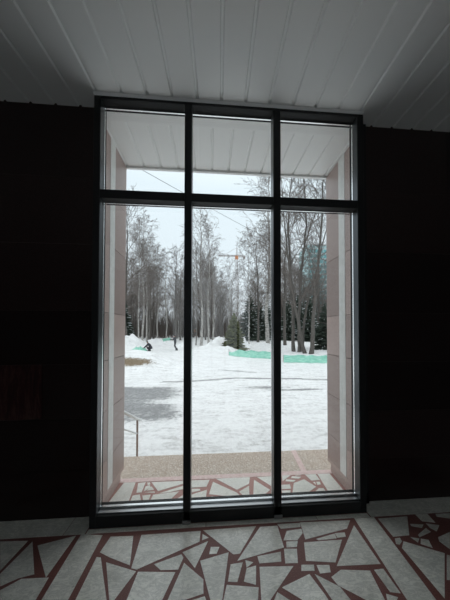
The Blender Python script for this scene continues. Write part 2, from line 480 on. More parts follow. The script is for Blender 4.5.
# long slabs that run back from the window, then the broken marble behind and beside
for sx0, sx1, sy1 in ((-.945, -.790, 1.268), (1.088, 1.250, 1.128)):
    fl.prism([(sx0, -1.0), (sx1, -1.0), (sx1, sy1), (sx0, sy1)], -.004, .0012, 1)
    fl.prism([(sx0, YB + .2), (sx1, YB + .2), (sx1, -1.01), (sx0, -1.01)], -.004, .0012, 1)
s = .36
nx = int((XB - XA) / s); ny = int((1.66 - YB) / s)
jit = {(i, j): (XA + .1 + i * s + rng.uniform(-.09, .09), YB + .12 + j * s + rng.uniform(-.09, .09)) for i in range(nx + 1) for j in range(ny + 2)}
for i in range(nx):
    for j in range(ny + 1):
        q = [jit[i, j], jit[i + 1, j], jit[i + 1, j + 1], jit[i, j + 1]]
        if max(p[1] for p in q) > 1.64: q = [(p[0], min(p[1], 1.64)) for p in q]
        if max(p[1] for p in q) - min(p[1] for p in q) < .08: continue
        x0 = min(p[0] for p in q); x1 = max(p[0] for p in q); y1 = max(p[1] for p in q)
        if y1 > 1.125 and x1 > -1.50 and x0 < 2.02: continue
        if x1 > -1.0 and x0 < -.74 or x1 > 1.03 and x0 < 1.31: continue
        cxx = sum(p[0] for p in q) / 4; cyy = sum(p[1] for p in q) / 4
        q = [(cxx + (p[0] - cxx) * .87, cyy + (p[1] - cyy) * .87) for p in q]
        if rng.random() < .4:
            fl.prism([q[0], q[1], q[2]], -.004, .0012, 1)
            d = [(q[0][0] - .0, q[0][1]), q[2], q[3]]
            cx3 = sum(p[0] for p in d) / 3; cy3 = sum(p[1] for p in d) / 3
            fl.prism([(cx3 + (p[0] - cx3) * .8, cy3 + (p[1] - cy3) * .8) for p in d], -.004, .0012, 1)
        else: fl.prism(q, -.004, .0012, 1)
tag(fl.build('floor', [M['grout'], M['marble_floor']]), 'lobby floor of grey marble pieces set in dark red concrete', kind='structure')


# ------------------------------------------------------------------ slatted ceiling and soffit
def slats(name, x0, pitch, xa, xb, ya, yb, z, sk, label, ymax=None, depth=.014, gw=.014):
    mb = MB()
    k = math.floor((xa - x0) / pitch)
    e = lambda X, Y: X - sk * (ymax - Y)
    prev = None
    while True:
        X = x0 + k * pitch
        if X > xb: break
        prof = [(X - gw, z), (X - gw * .45, z + depth), (X + gw * .45, z + depth), (X + gw, z)]
        if prev is None: prev = (X - pitch + gw, z)
        seq = [prev] + prof
        for a, b in zip(seq, seq[1:]):
            mb.poly([(e(a[0], yb), yb, a[1]), (e(b[0], yb), yb, b[1]), (e(b[0], ya), ya, b[1]), (e(a[0], ya), ya, a[1])])
        prev = prof[-1]
        k += 1
    mb.box(xa - .3, xb + .3, ya, yb, z + .02, z + .16)
    return tag(mb.build(name, M['ceiling']), label, kind='structure')


slats('ceiling', -.8947, .1939, XA, XB, YB, YW, H, .0349, 'lobby ceiling of pale metal slats running towards the window', ymax=YF)
slats('soffit', -.7588, .1894, -3.6, 3.6, 1.93, YO - .01, 3.337, 0, 'porch soffit of pale metal slats outside the glass', ymax=YO)
mb = MB(); mb.box(-3.9, 3.9, 1.83, 1.93, 3.335, 3.50); mb.box(-3.9, 3.9, YO - .014, YO + .012, 3.318, 3.352)
tag(mb.build('trim_1', M['ceiling']), 'pale edge plates along the porch soffit', kind='structure')

# ------------------------------------------------------------------ walls
ROWS = [0, .37, .785, 1.22, 1.655, 2.2, 2.75, H]


def clad_wall(name, xa, xb, label, cuts, red=None):
    mb = MB()
    mb.box(xa, xb, YW + .004, 1.86, -.2, H + .3, 1)
    for r in range(7):
        xs = sorted({xa, xb} | {c for c in cuts if xa < c < xb} | ({-1.35} if red and r == 2 else set()))
        for a, b in zip(xs, xs[1:]):
            m = 2 if (red and r == 2 and abs(b + 1.35) < .01) else 0
            mb.box(a + .0015, b - .0015, YW, YW + .02, ROWS[r] + .001, ROWS[r + 1] - .001, m)
    return tag(mb.build(name, [M['granite_shaded'], M['joint'], M['granite_red']]), label, kind='structure')


clad_wall('wall_window_left', XA, XL, 'shade-darkened granite wall left of the window, one slab veined red', [-1.96, -2.9, -3.8], True)
clad_wall('wall_window_right', XR, XB, 'shade-darkened granite wall right of the window', [2.17, 3.1, 4.0])

PR = [-.03, .30, .76, 1.22, 1.66, 2.3, 2.8, 3.335]


def pier(name, xa, xb, face, ya, yb, label):
    """granite-clad pier between porch and lobby wall; face = x of the reveal"""
    s = 1 if face == xb else -1
    mb = MB()
    i = .024 * s
    c0, c1 = (xa, face - i) if s > 0 else (face - i, xb)
    mb.box(c0, c1, 1.86, YO - .024, -.03, 3.34, 1); mb.box(c0, c1, 1.86, YO - .024, GZ - .2, -.03, 0)
    f0, f1 = (face - i, face) if s > 0 else (face, face - i)
    for a, b in zip(PR, PR[1:]):
        lo = max(a, .01)
        if a < 0: mb.box(f0, f1, 1.86, YO, a, .01)
        mb.box(f0, f1, 1.86, ya - .001, lo + .0025, b - .0025)
        mb.box(f0, f1, yb + .001, YO, lo + .0025, b - .0025)
        x = xa
        while x < xb - .01:
            e = min(x + .9, xb)
            mb.box(x + .001, e - .001, YO - .022, YO - .001, a + .001, b - .001); x = e
    for a, b in zip((.011, 1.15, 2.30), (1.15, 2.30, 3.335)):
        mb.box(f0, f1 + .002 if s > 0 else f1, ya, yb, a, b - .001, 2) if s > 0 else mb.box(f0 - .002, f1, ya, yb, a, b - .001, 2)
    return tag(mb.build(name, [M['granite_pier'], M['joint'], M['marble_strip']]), label, kind='structure')


pier('wall_porch_left', -3.6, XL, XL, 2.09, 2.19, 'brown granite porch pier left of the glass with an inlaid pale strip')
pier('wall_porch_right', XR, 3.6, XR, 2.11, 2.215, 'brown granite porch pier right of the glass with an inlaid pale strip')
mb = MB(); mb.box(-4.9, 4.9, 1.86, YO + .01, 3.50, 4.6)
tag(mb.build('wall_fascia', M['plaster']), 'plain fascia above the porch', kind='structure')
for nm, b_, lb in (('wall_left', (XA - .2, XA, YB - .2, 1.86), 'left side wall of the lobby'), ('wall_right', (XB, XB + .2, YB - .2, 1.86), 'right side wall of the lobby'),
                   ):
    mb = MB(); mb.box(*b_, -.2, H + .2); tag(mb.build(nm, M['plaster']), lb, kind='structure')

mb = MB(); mb.box(XA, -1.3, YB - .2, YB, -.2, H + .2); mb.box(1.3, XB, YB - .2, YB, -.2, H + .2); mb.box(-1.3, 1.3, YB - .2, YB, 3.2, H + .2); mb.box(-1.3, 1.3, YB - .2, YB, -.2, .1)
tag(mb.build('wall_back', M['plaster']), 'rear wall of the lobby with an opening added for daylight', kind='structure')
w2 = empty('added_rear_window', (0, YB - .1, 0)); tag(w2, 'unseen glazing added at the rear to brighten the lobby', kind='structure')  # invented glazing behind the camera, added to give the lobby more daylight
for k in range(7):
    x = -1.27 + k * .4233; q = MB(); q.box(x - .03, x + .03, -.05, .05, .1, 3.2); q.build('mullion', M['frame'], w2)
    if k < 6: q = MB(); q.box(x + .03, x + .3933, -.003, .003, .1, 3.2); q.build('glass_pane', M['glass'], w2)

# ------------------------------------------------------------------ window
win = empty('window_1', (0, YF, 0)); tag(win, 'tall six-pane window in a dark metal frame', kind='structure')
JL, JR = (-.919, -.871), (1.225, 1.277)
MU = [(-.218, -.164), (.503, .561)]
YG = 1.797
TZ = (2.525, 2.592)


def wb(): return MB()


def wpart(mb, name, m): 
    mb.v = [(a, b - YF, c) for a, b, c in mb.v]
    return mb.build(name, m, win)


for (a, b), s in ((JL, 1), (JR, -1)):
    j = wb(); j.cham(a, b, YF, YG, 0, H - .002, .0025)
    if s > 0: j.box(XL, a + .030, YG, 1.85, 0, 3.335)
    else: j.box(b - .030, XR, YG, 1.85, 0, 3.335)
    jo = wpart(j, 'jamb', M['frame'])
    e = b if s > 0 else a
    q = wb(); q.box(min(e, e + .002 * s), max(e, e + .002 * s), YF + .006, 1.773, .099, 3.306); o = wpart(q, 'side_plate', M['alu_dark']); o.parent = jo
    q = wb(); q.box(min(e, e + .004 * s), max(e, e + .004 * s), 1.773, 1.790, .112, 3.31); o = wpart(q, 'glazing_bead', M['alu']); o.parent = jo
    q = wb(); q.box(min(e, e + .006 * s), max(e, e + .006 * s), 1.790, YG, .112, 3.31); o = wpart(q, 'gasket', M['gasket']); o.parent = jo
for a, b in MU:
    j = wb(); j.cham(a, b, YF, YG, 0, 3.31, .0025); j.box(a + .01, b - .01, YG, 1.83, .09, 3.31)
    mo = wpart(j, 'mullion', M['frame'])
    for e, s in ((a, -1), (b, 1)):
        q = wb(); q.box(min(e, e + .002 * s), max(e, e + .002 * s), YF + .006, 1.773, .099, 3.306); o = wpart(q, 'side_plate', M['alu_dark']); o.parent = mo
        q = wb(); q.box(min(e, e + .004 * s), max(e, e + .004 * s), 1.773, 1.790, .112, 3.31); o = wpart(q, 'glazing_bead', M['alu']); o.parent = mo
    q = wb(); q.cham(a - .004, b + .004, YF - .014, YF + .0, .002, .03, .002); q.tube([((a + b) / 2, YF - .014, .017), ((a + b) / 2, YF - .019, .017)], .007, 8)
    o = wpart(q, 'foot_bracket', M['bolt']); o.parent = mo
hd = wb(); hd.cham(JL[1], JR[0], YF, YG, 3.308, H - .002, .0025); hd.box(XL, XR, YG, 1.828, 3.322, 3.335); ho = wpart(hd, 'head_rail', M['frame'])
q = wb(); x0_, x1_ = JL[0], JR[1]
A_ = [(YF - .016, H - .002), (YF - .016, H - .004), (YF - .001, H - .015), (YF - .001, H - .002)]
q.poly([(x0_, *p_) for p_ in A_]); q.poly([(x1_, *p_) for p_ in A_[::-1]])
for i_ in range(4): q.poly([(x0_, *A_[i_]), (x1_, *A_[i_]), (x1_, *A_[(i_ + 1) % 4]), (x0_, *A_[(i_ + 1) % 4])][::-1])
o = wpart(q, 'head_trim', M['white_trim']); o.parent = ho
sl = wb(); sl.cham(JL[1], JR[0], YF, YG, .001, .088, .0025); sl.box(XL, XR, YG, 1.855, .001, .085); so = wpart(sl, 'bottom_rail', M['frame'])
bays = [(JL[1], MU[0][0]), (MU[0][1], MU[1][0]), (MU[1][1], JR[0])]
for a, b in bays:
    q = wb(); q.cham(a, b, YF + .022, 1.794, .088, .096, .002); o = wpart(q, 'sill_plate', M['alu_sill']); o.parent = so
    q = wb(); q.cham(a, b, 1.770, 1.794, .096, .111, .003); o = wpart(q, 'glazing_bead', M['alu']); o.parent = so
    q = wb(); q.box(a, b, 1.778, 1.788, 3.298, 3.308); o = wpart(q, 'glazing_bead', M['alu']); o.parent = ho
    tm = wb(); tm.cham(a, b, YF + .001, YG, TZ[0], TZ[1], .0025); tm.box(a, b, YG, 1.83, TZ[0] + .01, TZ[1] - .01); to = wpart(tm, 'transom', M['frame'])
    q = wb(); q.box(a, b, 1.776, 1.786, TZ[0] - .005, TZ[0]); o = wpart(q, 'glazing_bead', M['alu']); o.parent = to
    for z0, z1 in ((.098, TZ[0]), (TZ[1], 3.308)):
        q = wb(); q.box(a, b, YG + .001, YG + .007, z0, z1); wpart(q, 'glass_pane', M['glass'])

# ------------------------------------------------------------------ porch, steps, handrail
p = MB()
p.box(-3.4, 3.4, 1.855, 2.90, GZ - .3, PZ, 1)
p.box(-3.4, 3.4, 1.856, 2.41, PZ, PZ + .001, 0)
p.box(-3.4, 3.4, 2.41, 2.474, PZ, PZ + .004, 2)
p.prism([(1.045, 2.474), (1.112, 2.474), (1.150, 2.899), (1.083, 2.899)], PZ, PZ + .004, 2)
for q in PORCH_TILES: p.prism(q, PZ, PZ + .003, 3)
rng = random.Random(9)
for i in list(range(-9, -3)) + list(range(4, 9)):
    for j in range(2):
        x0 = i * .36 + .05; y0 = 1.87 + j * .27
        if -1.2 < x0 + .3 and x0 < 1.4: continue
        jt = lambda a: a + rng.uniform(-.03, .03)
        p.prism([(x0, y0), (jt(x0 + .29), y0 + .01), (jt(x0 + .30), y0 + .24), (jt(x0 + .03), y0 + .23)], PZ, PZ + .003, 3)
tag(p.build('porch_floor', [M['porch_grout'], M['pebble'], M['pink'], M['marble_porch']]), 'porch floor of pale marble pieces edged in pink with a brown pebble-dash margin', kind='structure')
st = MB()
for k in range(3): st.box(-3.4, 3.4, 2.90 + .265 * k, 3.165 + .265 * k, GZ - .3, PZ - .15 * (k + 1) - .001)
tag(st.build('porch_steps', M['pebble']), 'brown pebble-dash steps down from the porch', kind='structure')

hr = empty('handrail', (-1.275, 3.83, GZ)); tag(hr, 'pale metal handrail sloping down beside the porch steps', 'handrail')
def hz(y): return (-.045 + .575 * (3.85 - y)) - GZ
q = MB(); q.tube([(.0, -.93, hz(2.90)), (0, .02, hz(3.85)), (.0, .13, hz(3.96)), (0, .17, hz(3.985))], .024, 10); q.build('top_rail', M['steel'], hr, True)
q = MB(); q.tube([(.0, -.93, hz(2.90) - .245), (0, .01, hz(3.85) - .245)], .012, 8); q.build('lower_rail', M['steel'], hr, True)
for y, b in ((0, 0.0), (-.93, PZ - .15 * 0 - GZ)):
    q = MB(); q.tube([(0, y, b + .004), (0, y, hz(3.83 + y) - .01)], .018, 8)
    q.box(-.05, .05, y - .05, y + .05, b + .002, b + .01); q.build('post', M['post'], hr)

# ------------------------------------------------------------------ yard
BANKX = bearing(128, 14).x
MOUNDS = [  # x, y, sx, sy, height
    (bearing(131, 27).x, 27, 1.1, 1.3, .95), (bearing(113, 26).x, 26, 1.8, 1.6, .8), (bearing(138, 28).x, 28.5, .9, 1.2, .4),
    (bearing(222, 25).x, 25.3, .9, .9, .95), (bearing(216, 24).x, 24.3, .9, 1.1, .75), (bearing(207, 22).x, 22.6, 1.1, 1.0, .55), (bearing(230, 22).x, 21.5, .7, .7, .35),
    (bearing(219, 21).x, 21.0, .9, .8, .35),
    (bearing(243.5, 26).x, 26, .38, .5, 1.2), (bearing(183, 27).x, 27, .6, .8, .75), (bearing(166, 32).x, 32, 1.6, 1.2, .6),
    (bearing(155, 34).x, 34, 1.2, 1.0, .8), (bearing(262, 27).x, 27, 2.4, 1.2, .55), (bearing(300, 23).x, 24, 3.0, 1.4, .35),
    (bearing(345, 20).x, 20, 3.5, 2.0, .5), (bearing(225, 19).x, 19.5, 2.4, 1.1, .22)]


def ground_z(x, y):
    z = GZ
    if y > 4.6:
        k = min(1, (y - 4.6) / 5)
        z += k * .05 * noise.noise(Vector((x * .5, y * .5, 0))) + k * .018 * noise.noise(Vector((x * 2.3, y * 2.3, 3)))
    for cx, cy, sx, sy, h in MOUNDS:
        a = ((x - cx) / sx) ** 2 + ((y - cy) / sy) ** 2
        if a < 16: z += h * math.exp(-.5 * a) * (1 + .3 * noise.noise(Vector((x * 1.7, y * 1.7, 5))) + .15 * noise.noise(Vector((x * 4, y * 4, 2))))
    dx = max(0, x - BANKX)
    if y > 9 and y < 19:
        z += .92 * math.exp(-(dx / 2.9) ** 3) * math.exp(-.5 * ((y - 14.2) / .95) ** 2) * (1 + .15 * noise.noise(Vector((x, y, 8))))
    if y > 26: z += min(.9, (y - 26) * .008) + .25 * noise.noise(Vector((x * .12, y * .12, 1))) * min(1, (y - 26) / 15)
    return z


def blob(x, y, cx, cy, sx, sy): return math.exp(-.5 * (((x - cx) / sx) ** 2 + ((y - cy) / sy) ** 2))


def asphalt(x, y):
    a = 0
    if x < 1:
        k = 1 / (1 + math.exp(max(-40, min(40, (x + .95 + .10 * (y - 6)) * 3.2))))
        edge = 1 / (1 + math.exp(min(40, (y - 8.75) * 9)))
        a = max(a, .98 * k * edge * (1 / (1 + math.exp(min(40, -(y - 5.45) * 4)))))
        a *= 1 - .55 * blob(x, y, bearing(172, 6.9).x, 6.9, .9, .22)
    a = max(a, .85 * blob(x, y, bearing(160, 5.9).x, 5.85, .5, .40), .6 * blob(x, y, bearing(128, 6).x, 6.0, .6, .45))
    a = max(a, .8 * blob(x, y, bearing(264, 8.4).x, 8.35, .85, .19), .95 * blob(x, y, bearing(298, 8).x, 8.0, .95, .11), .5 * blob(x, y, bearing(237, 7.2).x, 7.25, .3, .06))
    line = 9.7 + .25 * math.sin(x * .6 + .5)
    if x > -2.2: a = max(a, .85 * math.exp(-.5 * ((y - line) / .13) ** 2))
    l2 = 12.1 - (x - .8) * .55
    if .3 < x < 2.4: a = max(a, .8 * math.exp(-.5 * ((y - l2) / .15) ** 2))
    a += .18 * blob(x, y, .5, 6.2, 4, .5) * (noise.noise(Vector((x * .9, y * 3, 0))) + .3)
    return a


ys = [2.5]
while ys[-1] < 420: ys.append(ys[-1] + (.06 if ys[-1] < 10 else (ys[-1] * .0125 if ys[-1] < 40 else ys[-1] * .035)))
NC = 210
gm = MB(); att = []; dirt = []
DX, DY = bearing(134, 12.9).x, 12.95
for y in ys:
    hw = .85 * y + 5
    for i in range(NC + 1):
        u = 2 * i / NC - 1
        x = hw * (u * .75 + .25 * u ** 3) + .05 * y
        gm.v.append((x, y, ground_z(x, y)))
        att.append(asphalt(x, y)); dirt.append(1.0 * blob(x, y, DX, DY, .85, .30) if abs(y - DY) < 2 else 0.0)
for j in range(len(ys) - 1):
    for i in range(NC):
        a = j * (NC + 1) + i
        gm.f.append((a, a + 1, a + NC + 2, a + NC + 1)); gm.m.append(0)
me = gm.mesh('snowy_yard', M['ground'], True)
for nm, vals in (('asphalt', att), ('dirt', dirt)):
    at_ = me.attributes.new(nm, 'FLOAT', 'POINT'); at_.data.foreach_set('value', vals)
gy = bpy.data.objects.new('snowy_yard', me); C.objects.link(gy)
tag(gy, 'snow-covered yard with worn grey asphalt patches and ploughed banks', kind='structure')


# ------------------------------------------------------------------ green netting barriers
def net_fence(x0p, Y0, x1p, Y1, h0, h1, n, label):
    a = bearing(x0p, Y0); b = bearing(x1p, Y1)
    a.z = ground_z(a.x, a.y); b.z = ground_z(b.x, b.y)
    root = empty('netting_barrier', a); tag(root, label, 'barrier', None)
    L = (b - a).length; NU = 60; NV = 6
    bmn = bmesh.new(); grid = []
    for i in range(NU + 1):
        u = i / NU; P = a.lerp(b, u); hh = h0 + (h1 - h0) * min(1, u * 4)
        sag = .07 * abs(math.sin(u * n * PI)) 
        col = []
        for j in range(NV + 1):
            v = j / NV
            wv = .10 * noise.noise(Vector((P.x * 1.6, v * 2, 7))) + .04 * math.sin(P.x * 9 + v * 3)
            z = ground_z(P.x, P.y) - a.z + .015 + v * (hh + .05 * noise.noise(Vector((P.x * 2, 1, 2))) - sag * .7)
            col.append(bmn.verts.new((P.x - a.x, P.y - a.y + wv + .16 * (1 - v) * (1 - v) * -1, z)))
        grid.append(col)
    for i in range(NU):
        for j in range(NV): bmn.faces.new((grid[i][j], grid[i + 1][j], grid[i + 1][j + 1], grid[i][j + 1]))
    me = bpy.data.meshes.new('net'); bmn.to_mesh(me); bmn.free(); me.materials.append(M['net'])
    o = bpy.data.objects.new('net', me); C.objects.link(o); o.parent = root
    sd = o.modifiers.new('thick', 'SOLIDIFY'); sd.thickness = .012
    for k in range(n + 1):
        P = a.lerp(b, k / n); z = ground_z(P.x, P.y) - a.z
        q = MB(); q.tube([(P.x - a.x, P.y - a.y + .10, z - .02), (P.x - a.x + .01, P.y - a.y + .10, z + h1 * .98)], [.022, .018], 6); q.build('stake', M['net_frame'], root)
    return root


net_fence(229, 18.2, 275, 16.3, .30, .56, 4, 'green netting barrier on the snow in front of the small fir')
net_fence(283.5, 14.7, 340, 14.2, .50, .52, 4, 'green netting barrier in front of the large bare trees at right')


# ------------------------------------------------------------------ trees
def tb(V, F, pts, rs, n):
    base = len(V)
    for i, p in enumerate(pts):
        d = pts[min(i + 1, len(pts) - 1)] - pts[max(i - 1, 0)]
        a = Vector((1, 0, 0)) if abs(d.x) < .8 * d.length else Vector((0, 1, 0))
        u = d.cross(a); u.normalize(); w_ = d.cross(u); w_.normalize()
        for k in range(n):
            t_ = 2 * PI * k / n; c_, s_ = math.cos(t_) * rs[i], math.sin(t_) * rs[i]
            V.append((p.x + u.x * c_ + w_.x * s_, p.y + u.y * c_ + w_.y * s_, p.z + u.z * c_ + w_.z * s_))
    for i in range(len(pts) - 1):
        for k in range(n):
            a = base + i * n + k; b = base + i * n + (k + 1) % n
            F.append((a, b, b + n, a + n))


def rdir(rng, d, ang):
    a = Vector((rng.gauss(0, 1), rng.gauss(0, 1), rng.gauss(0, 1)))
    p_ = d.cross(a).normalized()
    return (d * math.cos(ang) + p_ * math.sin(ang)).normalized()


def branch(V, F, rng, p, d, L, r, lvl, droop, dens, tw):
    segs = 4 if lvl == 1 else (3 if lvl == 2 else 2)
    pts = [p.copy()]; dd = d.copy(); step = L / segs
    for i in range(segs):
        dd = (dd + Vector((rng.gauss(0, .13), rng.gauss(0, .13), rng.gauss(0, .10) + (.10 if lvl == 1 else -droop)))).normalized()
        pts.append(pts[-1] + dd * step)
    r1 = max(tw, r * .25)
    rs = [r + (r1 - r) * i / segs for i in range(segs + 1)]
    tb(V, F, pts, rs, 4 if lvl == 1 else 3)
    if lvl >= 4: return
    n = max(2, int({1: 8, 2: 5, 3: 3}[lvl] * dens * rng.uniform(.8, 1.2)))
    for k in range(n):
        t_ = .15 + .85 * (k + rng.random()) / n
        f_ = min(t_, .999) * segs; i = int(f_); q = pts[i].lerp(pts[i + 1], f_ - i)
        cd = (pts[i + 1] - pts[i]).normalized()
        nd = rdir(rng, cd, rng.uniform(.35, .85))
        branch(V, F, rng, q, nd, L * rng.uniform(.42, .62) * (1.15 - .5 * t_), max(tw, rs[i] * .5), lvl + 1, droop, dens, tw)


def deciduous(name, path, r0, seed, n1, start, reach, droop=.12, dens=1.0, tw=.012, bark='bark', twig='twig', ang=(.55, 1.0), fork=None):
    """path = trunk axis points from the base; reach = longest limb"""
    rng = random.Random(seed)
    path = [Vector(p) for p in path]
    V, F = [], []
    pts = []
    for a, b in zip(path, path[1:]):
        for i in range(4): pts.append(a.lerp(b, i / 4) + Vector((rng.gauss(0, .03), rng.gauss(0, .03), 0)) * (1 if pts else 0))
    pts.append(path[-1])
    n = len(pts); rs = [max(.015, r0 * (1 - (i / (n - 1)) ** 1.15 * .90)) for i in range(n)]
    rs[0] *= 1.25
    tb(V, F, pts, rs, 9)
    if fork:
        for t_, d, L in fork:
            i = int(t_ * (n - 1)); p0 = pts[i]; dd = Vector(d).normalized(); q = [p0]
            for k in range(5): dd = (dd + Vector((rng.gauss(0, .06), rng.gauss(0, .06), .08))).normalized(); q.append(q[-1] + dd * L / 5)
            rr = [rs[i] * .75 * (1 - k * .16) for k in range(6)]
            tb(V, F, q, rr, 7)
    tm = bpy.data.meshes.new('trunk'); tm.from_pydata(V, [], F); tm.materials.append(M[bark]); tm.polygons.foreach_set('use_smooth', [True] * len(F))
    V2, F2 = [], []
    Htot = path[-1].z - path[0].z
    extra = []
    if fork:
        for t_, d, L in fork:
            i = int(t_ * (n - 1)); dd = Vector(d).normalized()
            for k in range(7): extra.append((pts[i] + (dd + Vector((0, 0, .2))).normalized() * L * (.2 + .12 * k), reach * .55, rs[i] * .3))
    for k in range(n1):
        t_ = start + (1 - start) * (k + rng.random()) / n1
        f_ = min(t_, .998) * (n - 1); i = int(f_); q = pts[i].lerp(pts[i + 1], f_ - i)
        prof = math.sin(PI * min(1, (t_ - start) / (1 - start) * .82 + .18)) ** .7
        d = rdir(rng, Vector((0, 0, 1)), rng.uniform(*ang))
        branch(V2, F2, rng, q, d, reach * (.25 + .75 * prof) * rng.uniform(.75, 1.1), max(tw * 1.3, rs[i] * .42), 1, droop, dens, tw)
    for q, L, r in extra:
        branch(V2, F2, rng, q, rdir(rng, Vector((0, 0, 1)), rng.uniform(.3, .9)), L, max(tw * 1.3, r), 1, droop, dens, tw)
    cm = bpy.data.meshes.new('branches'); cm.from_pydata(V2, [], F2); cm.materials.append(M[twig])
    root = empty(name)
    for nm, me_ in (('trunk', tm), ('branches', cm)):
        o = bpy.data.objects.new(nm, me_); C.objects.link(o); o.parent = root
    return root


def straight(h, rng, lean=0.0):
    a = rng.uniform(0, 2 * PI)
    return [Vector((0, 0, -.1))] + [Vector((math.cos(a) * lean * h * t_ + rng.gauss(0, .12), math.sin(a) * lean * h * t_ + rng.gauss(0, .12), h * t_)) for t_ in (.2, .4, .6, .8, 1)]


rg = random.Random(77)
PROTO = []
for i in range(4): PROTO.append(('birch_tree', deciduous('birch_tree', straight(18 + i, rg), .13 + .02 * i, 100 + i, 26, .26, 4.0, .14, .85, .0105, 'birch', 'twig_pale', (.4, .85))))
for i in range(4): PROTO.append(('bare_tree', deciduous('bare_tree', straight(16 + i * 1.5, rg), .17 + .02 * i, 200 + i, 24, .24, 4.6, .03, .85, .0115, 'bark', 'twig', (.5, 1.0))))
used = set()


def plant(i, px, Y, h=None, rz=None, label=None, group=None, hw=1.0, lean=0.0):
    nm, pr_ = PROTO[i]
    if i in used: o = copy_tree(pr_)
    else: o = pr_; used.add(i)
    b = bearing(px, Y); b.z = ground_z(b.x, b.y) - .05
    base_h = 18 + i if i < 4 else 16 + (i - 4) * 1.5
    s_ = 1 if h is None else h / base_h
    o.location = b; o.scale = (s_ * hw, s_ * hw, s_); o.rotation_euler = (0, lean, rg.uniform(0, 6.28) if rz is None else rz)
    tag(o, label, 'tree', group)
    return o


near = [
    (4, 127, 30, 19, 'thick dark bare tree against the left porch pier', 1.1, 0),
    (0, 138.5, 33, 18, 'slender white birch behind the left snow mound', .8, 0),
    (1, 142, 35, 20, 'white birch just left of the crouching worker', 1.0, 0),
    (2, 146.8, 39, 19, 'white birch directly behind the crouching worker', .9, 0),
    (5, 150, 42, 18, 'dark bare tree behind and right of the crouching worker', 1.0, 0),
    (3, 158, 42, 17.5, 'white birch leaning right between the two workers', .9, .09),
    (1, 166, 38, 16, 'white birch left of the standing worker', .85, 0),
    (6, 175.5, 39, 16.5, 'dark bare tree right behind the standing worker', 1.0, 0),
    (7, 180.5, 45, 17, 'dark bare tree just right of the standing worker', 1.0, 0),
    (4, 196, 31, 14, 'thin dark bare tree at left of the middle bay', .55, 0),
    (3, 201, 31, 19.5, 'tall white birch at left of the middle bay', 1.1, 0),
    (2, 208.5, 33, 19, 'white birch left of the middle snow mound', 1.0, 0),
    (6, 218, 27, 8, 'short dark tree leaning right behind the middle snow mound', .8, .2),
    (0, 249, 30, 15, 'slim birch just right of the small fir', .9, 0),
    (3, 268.5, 30, 24, 'thick white birch beside the right mullion', 1.35, 0),
    (5, 285, 28, 19, 'dark bare tree just right of the right mullion', 1.0, 0),
    (0, 229, 40, 15.5, 'slim birch standing behind the small fir, left of the crane', .8, 0),
    (2, 238, 44, 15, 'pale birch standing in front of the distant crane', .9, 0),
    (1, 213, 42, 18, 'pale birch behind the left side of the middle snow mound', 1.0, 0),
    (5, 258, 38, 20, 'dark bare tree behind the slim birch and the thick birch', 1.0, 0)]
for i, px, Y, h, lb, hw, ln in near: plant(i, px, Y, h, None, lb, None, hw, ln)

# big bare trees at right with their own trunks
def tp(px, y, Y):
    b = bearing(px, Y); return Vector((b.x, Y, 1.5 + (330.2 - y) * Y / FOC))


def big(label, pts, r0, seed, n1, start, reach, fork=None, dens=.8):
    P = [tp(*p_) for p_ in pts]; P[0].z = ground_z(P[0].x, P[0].y) - .1
    base = P[0].copy(); rt = deciduous('bare_tree', [p_ - base for p_ in P], r0, seed, n1, start, reach, .02, dens, .0085, 'bark', 'twig', (.45, 1.1), fork)
    rt.location = base; tag(rt, label, 'tree')


big('leftmost large bare tree behind the right green barrier', [(293.5, 353, 20.5), (293, 310, 20.6), (290.5, 270, 20.8), (289, 220, 21), (291, 180, 21.2), (294, 140, 21.4)], .17, 31, 20, .3, 4.6)
big('large bare tree leaning left across its neighbours', [(305, 356, 19), (298.5, 325, 19.1), (294, 300, 19.2), (288, 255, 19.4), (284, 210, 19.6), (280, 150, 19.8)], .16, 32, 20, .3, 4.4)
big('large forked bare tree in the middle of the right bay', [(299.5, 356, 19.8), (299, 325, 19.8), (300, 295, 19.8), (302.5, 260, 19.9), (306.5, 222, 20), (305, 180, 20), (302, 150, 20)], .18, 33, 22, .28, 4.2, [(.62, (.35, .1, .9), 6)])
big('large bare tree leaning right in front of the teal tower', [(311, 357, 18.6), (313, 325, 18.6), (315, 298, 18.7), (318.5, 265, 18.8), (322, 225, 19), (323.5, 180, 19.2), (326, 140, 19.2)], .19, 34, 22, .28, 4.2)
big('bare tree behind the right-leaning one, its stem crossing it', [(302, 350, 22), (305.5, 312, 22), (310, 290, 22), (317, 270, 22), (324, 235, 22.2), (333, 200, 22.4), (340, 160, 22.5)], .13, 35, 18, .3, 4.0)
big('bare tree partly hidden by the right porch pier', [(336, 357, 18.5), (335, 310, 18.6), (333, 260, 18.8), (332, 200, 19), (335, 140, 19)], .17, 36, 18, .3, 4.6)

# the grove behind: one by one, nothing tells them apart
GL = 'bare leafless tree in the dense grove at the back of the snowy park'
rg = random.Random(5)
n = 0
while n < 150:
    Y = 46 + 74 * rg.random() ** 1.3
    x = rg.uniform(95, 385)
    h = rg.uniform(14, 20)
    if 222 < x < 244 or 164 < x < 188: h = rg.uniform(12, 17)
    if x > 285: h = rg.uniform(14, 19)
    plant(rg.choice((0, 3, 4, 5, 6, 7, 4, 5, 6, 7, 5, 4)), x, Y, h, None, GL, 'bare trees of the grove', rg.uniform(.85, 1.25))
    n += 1
